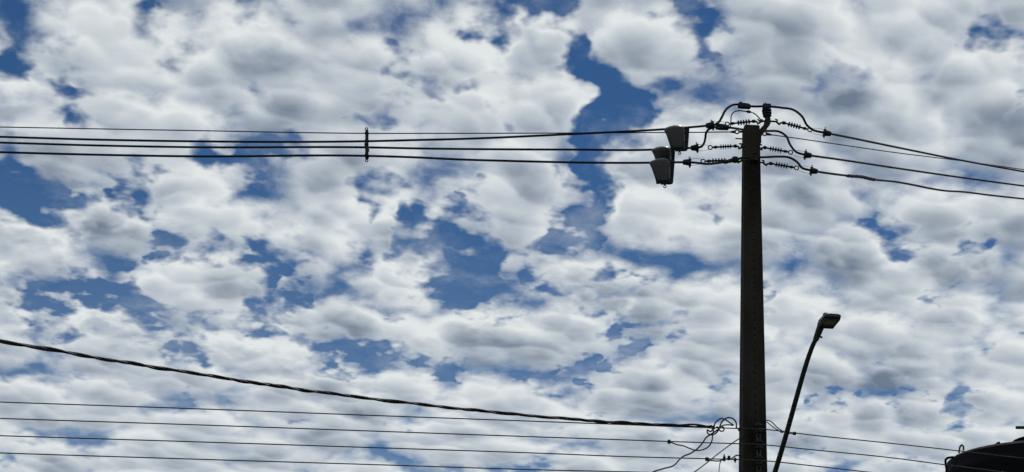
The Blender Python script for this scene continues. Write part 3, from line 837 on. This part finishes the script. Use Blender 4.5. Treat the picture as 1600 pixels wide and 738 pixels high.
# ------------------------------------------------------------------ low voltage rack and wires
YW = 19.70
rack = thing('spool_rack', 'steel rack of black spool insulators low on the pole face', 'rack', at(1185.5, 775, 19.83))
for sx in (-0.020, 0.020):
    a, b = at(1185.0, 661, 19.80), at(1187.0, 790, 19.80)
    MB().prism([a + Vector((sx - 0.008, 0, 0)), a + Vector((sx + 0.008, 0, 0)), b + Vector((sx + 0.008, 0, 0)), b + Vector((sx - 0.008, 0, 0))], (0, 0.04, 0)).build('strap', 'zinc', rack, smooth=False)
spool_y = (669.6, 694.6, 719.6, 744.4)
for k, sy in enumerate(spool_y):
    c = at(1185.2 + 0.3 * k, sy, 19.74)
    sp = MB().lathe(c + Vector((0, 0, -0.058)), c + Vector((0, 0, 0.058)), [(0, 0.022), (0.04, 0.042), (0.24, 0.044), (0.36, 0.028), (0.5, 0.024), (0.64, 0.028), (0.76, 0.044), (0.96, 0.042), (1, 0.022)], 14).build('spool', 'polymer', rack)
    MB().tube([c + Vector((0, 0, -0.075)), c + Vector((0, 0, 0.078))], 0.009, 8).build('pin', 'steel', sp)

G_LV = 'thin low voltage wires across the lower part'
A_ = [(0, 628.4), (300, 638.7), (600, 650), (860, 659.4), (970, 663.5), (1080, 667.6), (1130, 669), (1155, 669.8), (1185, 670.2), (1200, 671.6), (1260, 679), (1395, 693.2), (1490, 703.8), (1600, 716.6)]
B_ = [(0, 654), (300, 663.8), (600, 674.4), (860, 683.6), (970, 687.3), (1045, 690), (1155, 693.6), (1185, 694.6), (1200, 695.8), (1260, 702), (1395, 715.8), (1478, 726.6), (1600, 742)]
C_ = [(0, 681), (300, 690.4), (600, 700.2), (860, 709), (970, 713.4), (1104, 717), (1155, 718.4), (1185, 719.4), (1200, 720.6), (1260, 727), (1350, 737.2), (1478, 752), (1600, 767)]
D_ = [(0, 708), (300, 717.5), (600, 726.7), (860, 734.8), (960, 737), (1104, 741.4), (1185, 744.2), (1200, 745.4), (1260, 752), (1395, 766.5), (1600, 790)]
for rows, lab in ((A_, 'thin bare wire, uppermost of the four at the bottom, meeting the twisted cable'), (B_, 'thin bare wire, second from top of the four at the bottom'),
                  (C_, 'thin bare wire, third from top of the four at the bottom'), (D_, 'thin bare wire, lowest of the four at the bottom left')):
    r3 = []
    for x, y in rows:
        Y = YW if x <= 1200 else YW + (x - 1200) / 400 * 1.9
        if x < 900:
            Y = YW - (900 - x) / 900 * 0.4
        r3.append((x, y, Y))
    dx = rows[1][1] - rows[0][1]
    r3 = [(-600, rows[0][1] - 2.15 * dx, YW - 0.6), (-300, rows[0][1] - 1.06 * dx, YW - 0.5)] + r3
    sl = (rows[-1][1] - rows[-2][1]) / (rows[-1][0] - rows[-2][0])
    r3 += [(1800, rows[-1][1] + sl * 200, YW + 2.9), (2000, rows[-1][1] + sl * 395, YW + 3.9)]
    cable('low_voltage_wire', lab, r3, 0.0075, 'bare', G_LV, 8, 'wire')

# ------------------------------------------------------------------ the twisted service cable
tw = [(-420, 452, 12.2), (-200, 497, 13.5), (0, 533, 14.8), (75, 546, 15.25), (150, 559, 15.7), (300, 583, 16.5), (450, 606, 17.2), (600, 625.5, 17.9), (730, 640, 18.5), (850, 651.6, 18.95), (970, 660.8, 19.3), (1060, 665, 19.5), (1100, 666.6, 19.58), (1117, 667.6, 19.6)]
centre = path(tw, 60)
t = thing('twisted_cable', 'black twisted cable slanting from the left edge down to the pole', 'cable', centre[-1])
acc = [0.0]
for i in range(1, len(centre)):
    acc.append(acc[-1] + (centre[i] - centre[i - 1]).length)
for ph, R0, rs in ((0.0, 0.0095, 0.0122), (2.5, 0.0105, 0.0108), (4.0, 0.0110, 0.0070)):
    pts = []
    for i, p in enumerate(centre):
        d = (centre[min(i + 1, len(centre) - 1)] - centre[max(i - 1, 0)]).normalized()
        s = (Vector((0, 0, 1)) - d * d.z).normalized()
        w = d.cross(s)
        wob = 1.0 + 0.35 * math.sin(acc[i] * 1.7 + ph) + 0.25 * math.sin(acc[i] * 4.3 + 2 * ph)
        loose = 1.0 + max(0.0, (acc[i] - (acc[-1] - 1.3)) / 1.3) * 0.5
        a = acc[i] * 2 * math.pi / 0.74 + 0.9 * math.sin(acc[i] * 1.1) + 0.5 * math.sin(acc[i] * 2.9) + ph
        pts.append(p + (s * math.cos(a) + w * math.sin(a)) * R0 * wob * loose)
    MB().tube(pts, rs, 6).build('strand', 'cable', t)

# ------------------------------------------------------------------ loose service wires beside the pole
G_SW = 'loose service wires beside the pole'
SW = [
    ('black service wire curling in a tall loop against the pole', [(1092, 666, 19.55), (1104, 668, 19.56), (1112, 665.6, 19.56), (1113.5, 671, 19.55), (1110, 674.6, 19.54), (1105.4, 672, 19.54), (1105.6, 677, 19.54), (1111, 679.6, 19.54), (1118, 677.6, 19.55), (1123, 671.6, 19.56), (1126, 663, 19.58), (1131, 656, 19.6), (1138, 652.8, 19.62), (1146, 655, 19.64), (1150.2, 661, 19.66), (1151.6, 669.6, 19.68), (1156, 670.2, 19.7)], 0.0095),
    ('black service wire bent in a sharp point inside the coil', [(1106, 668.4, 19.5), (1115, 668.4, 19.5), (1117, 662, 19.5), (1121, 657.4, 19.5), (1127, 654, 19.5), (1133, 655.6, 19.52), (1140, 660.6, 19.54), (1146, 664.4, 19.55), (1136, 664, 19.54), (1128, 665.6, 19.52), (1123.6, 670, 19.5), (1126, 674, 19.5), (1130.6, 673, 19.5), (1131, 668.6, 19.5), (1126, 666.2, 19.5)], 0.0085),
    ('black service wire hanging in a loop to a clamp on the second wire', [(1107, 667.6, 19.58), (1114, 669.5, 19.56), (1113.4, 680, 19.54), (1112, 690, 19.54), (1107, 698, 19.55), (1098, 703, 19.58), (1088, 704, 19.6), (1079, 701.4, 19.62), (1068, 697, 19.64), (1057, 694.8, 19.66), (1050, 692, 19.68), (1046, 690.8, 19.69)], 0.0085),
    ('black service wire wandering down left from the coil out of the frame', [(1119, 667, 19.6), (1123.4, 669, 19.6), (1118, 674, 19.58), (1110, 679.4, 19.56), (1103.6, 683.6, 19.5), (1098, 692, 19.45), (1090, 701, 19.4), (1080, 708, 19.3), (1066, 714.4, 19.2), (1060, 720, 19.1), (1054, 726.6, 19.0), (1036, 732.6, 18.8), (1022, 737, 18.6), (1004, 748, 18.3), (960, 772, 17.8)], 0.0095),
    ('thin straight wire slanting down left from the pole edge', [(1160, 683, 19.9), (1152, 687.6, 19.84), (1146, 691.6, 19.8), (1125, 707, 19.6), (1104, 723.6, 19.4), (1085, 738, 19.2), (1040, 772, 18.8)], 0.0075),
    ('short black wire between small clamps on the third wire, dropping away', [(1104.5, 718.4, 19.68), (1114, 720, 19.66), (1124, 720.4, 19.66), (1131, 718.2, 19.67), (1137, 717, 19.68), (1142, 717.4, 19.68), (1147, 714, 19.7), (1151, 711.8, 19.72), (1158, 712.4, 19.74), (1164, 711.6, 19.78)], 0.0085),
    ('very thin wire dropping from the third wire beside the small clamps', [(1127, 719.4, 19.66), (1125, 724, 19.62), (1124, 731, 19.55), (1123, 742, 19.45), (1121, 765, 19.3)], 0.006),
    ('black wire bowing from the right pole edge to a clamp on the upper wire', [(1190, 656.6, 19.9), (1198, 657, 19.8), (1203, 658, 19.76), (1208, 661.6, 19.74), (1213, 667, 19.74), (1219, 671.6, 19.76), (1226, 675.2, 19.8), (1233, 677.6, 19.86), (1241, 678.2, 19.9)], 0.0075),
    ('black wire running straight from the right pole edge, the inner of two', [(1190, 656, 19.92), (1199, 660.4, 19.82), (1206, 666, 19.8), (1213, 671, 19.8), (1218, 673.6, 19.8), (1221, 676, 19.8), (1226, 674.8, 19.82), (1230, 675, 19.84)], 0.007),
]
for lab, rows, r in SW:
    cable('service_wire', lab, rows, r, 'cable', G_SW, 8, 'wire')

G_CL = 'small black clamps on the low voltage wires'
def tap_clamp(px, py, Y, label, w=0.020, h=0.024, stem=0.0):
    c = at(px, py, Y)
    t = thing('tap_clamp', label, 'clamp', c, G_CL)
    MB().box(c, (w, 0, 0), (0, 0.022, 0), (0, 0, h)).build('clamp_body', 'polymer', t, smooth=False, bevel=0.008)
    s = 1 if stem >= 0 else -1
    MB().tube([c + Vector((0, 0, s * h * 0.6)), c + Vector((0, 0, s * (h + 0.006 + abs(stem))))], [0.011, 0.007], 8).build('bolt', 'steel', t)
    return t


tap_clamp(1045.4, 690.6, 19.69, 'small clamp on the second wire where the hanging loop ends')
tap_clamp(1104.6, 717.8, 19.69, 'small clamp farthest left on the third wire', 0.022, 0.022)
tap_clamp(1131.6, 717.0, 19.69, 'small clamp on the third wire, left of three by the pole, with a tall bolt', 0.016, 0.030, 0.02)
tap_clamp(1139, 716.0, 19.69, 'small clamp on the third wire, the middle of three by the pole', 0.018, 0.026)
tap_clamp(1148.6, 718.4, 19.69, 'small clamp on the third wire nearest the pole, bolt pointing down', 0.015, 0.022, -0.012)
tap_clamp(1241.4, 677.6, 19.9, 'small square clamp on the wire right of the lamp arm', 0.021, 0.019)
tap_clamp(1155.8, 671.2, 19.7, 'small clamp on the upper wire touching the left pole edge', 0.020, 0.020)

# ------------------------------------------------------------------ street lamp
foot = at(1193, 806, 19.80)
lamp = thing('street_lamp', 'leaning street lamp arm with a flat grey head tilted beyond the pole', 'street lamp', foot)
rows = [(1190, 806, 19.80), (1195, 790, 19.62), (1202, 768, 19.4), (1210, 741, 19.15), (1225.4, 690, 18.75), (1243, 627, 18.35), (1257, 578, 18.08), (1264, 556, 17.96), (1270, 540, 17.88), (1277, 526, 17.82)]
arm = path(rows, 6)
n = len(arm)
MB().tube(arm, [0.0345 - 0.0085 * i / (n - 1) for i in range(n)], 12).build('arm', 'arm', lamp)
fc = at(1190, 806, 19.82)
MB().box(fc + Vector((-0.02, 0.02, 0)), (0.10, 0, 0), (0, 0.03, 0), (0, 0, 0.14)).build('mounting_plate', 'steel', lamp, smooth=False, bevel=0.01)
back, front = at(1288.6, 508.6, 17.68), at(1301.2, 493.8, 17.24)
fw = (front - back).normalized()
rt = Vector((1, 0.18, 0.02))
rt = (rt - fw * rt.dot(fw)).normalized()
upv = rt.cross(fw).normalized()
if upv.z < 0:
    upv = -upv
HL = (front - back).length
HW = 0.101
body = MB()
sec = [(-0.02, 0.62, 0.020, 0.030), (0.03, 0.90, 0.028, 0.042), (0.25, 1.0, 0.030, 0.055), (0.7, 1.0, 0.024, 0.046), (0.95, 0.98, 0.018, 0.034), (1.03, 0.90, 0.010, 0.022)]
verts, faces = [], []
for f, w_, lo, hi in sec:
    c = back + fw * HL * f
    for (a, b) in ((-1, 0), (-0.96, -0.7), (-0.85, -1), (0.85, -1), (0.96, -0.7), (1, 0), (0.93, 0.55), (0.7, 0.9), (0.3, 1), (-0.3, 1), (-0.7, 0.9), (-0.93, 0.55)):
        verts.append(c + rt * HW * w_ * a + upv * (lo * b if b < 0 else hi * b))
for i in range(len(sec) - 1):
    for k in range(12):
        faces.append((i * 12 + k, i * 12 + (k + 1) % 12, (i + 1) * 12 + (k + 1) % 12, (i + 1) * 12 + k))
faces += [tuple(range(12))[::-1], tuple((len(sec) - 1) * 12 + k for k in range(12))]
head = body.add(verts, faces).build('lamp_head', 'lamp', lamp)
def under(f, a, drop):
    lo = 0.030 if f < 0.5 else 0.022
    return back + fw * HL * f + rt * HW * a - upv * (lo + drop)
rim = MB()
for (f0, f1, a0, a1) in ((0.06, 0.14, -0.88, 0.88), (0.90, 0.97, -0.88, 0.88), (0.14, 0.90, -0.88, -0.72), (0.14, 0.90, 0.72, 0.88)):
    p = [under(f0, a0, 0.004), under(f0, a1, 0.004), under(f1, a1, 0.004), under(f1, a0, 0.004)]
    rim.prism(p, -upv * 0.012)
rim.build('rim', 'housing_dark', head, smooth=False)
MB().prism([under(0.40, -0.70, 0.003), under(0.40, 0.70, 0.003), under(0.89, 0.70, 0.003), under(0.89, -0.70, 0.003)], -upv * 0.006).build('lens', 'lens', head, smooth=False)
MB().prism([under(0.15, -0.70, 0.003), under(0.15, 0.70, 0.003), under(0.38, 0.70, 0.003), under(0.38, -0.70, 0.003)], -upv * 0.009).build('driver_cover', 'housing_dark', head, smooth=False)
pc = back + fw * HL * 0.80 - rt * HW * 0.62 + upv * 0.022
MB().lathe(pc, pc + upv * 0.034, [(0, 0.030), (0.3, 0.032), (0.7, 0.028), (1, 0.016)], 14).build('photocell', 'lamp', lamp)
n0_, n1_ = arm[-3], back + fw * 0.04 - rt * 0.045
MB().tube([n0_, (n0_ + n1_) / 2, n1_, n1_ + fw * 0.06], [0.034, 0.040, 0.044, 0.040], 12).build('neck', 'lamp', lamp)
for f, s in ((0.25, 0.06), (0.95, 0.085)):
    c = n0_.lerp(n1_, f)
    MB().tube([c, c + rt * s - upv * 0.02], [0.014, 0.012], 8).build('clamp_bolt', 'steel', lamp)

# ------------------------------------------------------------------ water tank at the right edge
YT = 25.2
cx = at(1648, 720, YT).x
def zt(py):
    return at(1600, py, YT).z
def rad(px, py):
    return cx - at(px, py, YT).x
base_z = zt(930)
tank = thing('water_tank', 'black domed water tank cut off by the right edge of the picture', 'tank', (cx, YT, 0))
ENV = [(1482.4, 722.5), (1484.5, 714), (1489, 707.5), (1497, 702), (1507, 698), (1520, 694), (1536, 690.8), (1555, 688.4), (1575, 687), (1600, 686), (1648, 685.4)]
LENV = [(1582.6, 681.2), (1584, 680.2), (1589, 679), (1600, 678), (1620, 677), (1648, 676.6)]


def env_y(env, px):
    px = px if px <= 1648 else 2 * 1648 - px
    if px <= env[0][0]:
        return env[0][1]
    for (x0, y0), (x1, y1) in zip(env, env[1:]):
        if px <= x1:
            return y0 + (y1 - y0) * (px - x0) / (x1 - x0)
    return env[-1][1]


def to_px(p):
    q_ = cam_rot.transposed() @ (Vector(p) - CAM)
    return W / 2 + FPX * q_.x / -q_.z, H / 2 - FPX * q_.y / -q_.z


def crest(r, env):
    """highest level a ring of radius r may have and still stay under the skyline seen in the photograph"""
    best = 1e9
    for k in range(48):
        a_ = 2 * math.pi * k / 48
        if math.cos(a_) > 0.1:          # only the flank in view
            continue
        x_, y_ = cx + r * math.cos(a_), YT + r * math.sin(a_)
        z_ = zt(700)
        for _ in range(4):
            px_, _py = to_px((x_, y_, z_))
            z_ = at(px_, env_y(env, px_), y_).z
        best = min(best, z_)
    return best


RT = rad(1482.4, 722.5)
prof = [(RT * 0.96, zt(930)), (RT * 0.97, zt(926)), (RT, zt(900)), (RT, zt(780)), (RT * 1.005, zt(752)), (RT * 1.015, zt(748)), (RT * 1.015, zt(742)), (RT * 0.998, zt(738)), (RT * 0.998, zt(733))]
zc = [(f, crest(RT * f, ENV)) for f in (0.985, 0.95, 0.9, 0.82, 0.72, 0.6, 0.48, 0.4)]
prof += [(RT * f, z) for f, z in zc if z > prof[-1][1]] + [(0.02, zc[-1][1])]
n = 64
verts = [Vector((cx + r * math.cos(2 * math.pi * k / n), YT + r * math.sin(2 * math.pi * k / n), z)) for r, z in prof for k in range(n)]
faces = [(i * n + k, i * n + (k + 1) % n, (i + 1) * n + (k + 1) % n, (i + 1) * n + k) for i in range(len(prof) - 1) for k in range(n)]
faces += [tuple(range(n))[::-1], tuple((len(prof) - 1) * n + k for k in range(n))]
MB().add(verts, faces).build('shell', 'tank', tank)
RL = rad(1583, 687)
zl = crest(RL, LENV)
lid = [(RL * 0.9, prof[-1][1] - 0.05), (RL * 0.9, zl - 0.05), (RL * 0.985, zl - 0.03), (RL, zl - 0.012)] + [(RL * f, crest(RL * f, LENV)) for f in (0.98, 0.92, 0.8, 0.5)]
lid.append((0.02, lid[-1][1]))
verts = [Vector((cx + r * math.cos(2 * math.pi * k / n), YT + r * math.sin(2 * math.pi * k / n), z)) for r, z in lid for k in range(n)]
faces = [(i * n + k, i * n + (k + 1) % n, (i + 1) * n + (k + 1) % n, (i + 1) * n + k) for i in range(len(lid) - 1) for k in range(n)]
faces += [tuple(range(n))[::-1], tuple((len(lid) - 1) * n + k for k in range(n))]
MB().add(verts, faces).build('lid', 'tank', tank)
lg = [(1554.5, 694), (1558.6, 690.8), (1561.6, 689.8), (1562.6, 691.2), (1563, 694)]
MB().prism([at(x, y, YT - 0.06) for x, y in lg], (0, 0.08, 0)).build('lifting_lug', 'tank', tank, smooth=False)
yh = YT - 0.35
MB().tube(path([(1498.4, 708, yh), (1499, 703, yh), (1500.4, 698, yh), (1503, 695.6, yh), (1505, 697.6, yh), (1505.4, 704, yh)], 5), 0.014, 8).build('wire_hook', 'arm', tank)
yp = YT - 0.1
MB().tube(path([(1490, 714.4, yp), (1485, 715, yp), (1480.4, 716, yp), (1477.6, 719, yp), (1477.4, 723, yp), (1478.6, 731, yp), (1480.5, 742, yp), (1481, 760, yp), (1481, 900, yp)], 5), 0.019, 10).build('overflow_pipe', 'tank', tank)
vp = [at(1587.5, 668.2, YT - 0.2), at(1600, 668.2, YT - 0.2), at(1620, 668.2, YT - 0.2), at(1628, 669.4, YT - 0.2), at(1631, 674, YT - 0.2), at(1631, 688, YT - 0.2)]
MB().tube(vp, 0.027, 12).build('vent_pipe', 'arm', tank)
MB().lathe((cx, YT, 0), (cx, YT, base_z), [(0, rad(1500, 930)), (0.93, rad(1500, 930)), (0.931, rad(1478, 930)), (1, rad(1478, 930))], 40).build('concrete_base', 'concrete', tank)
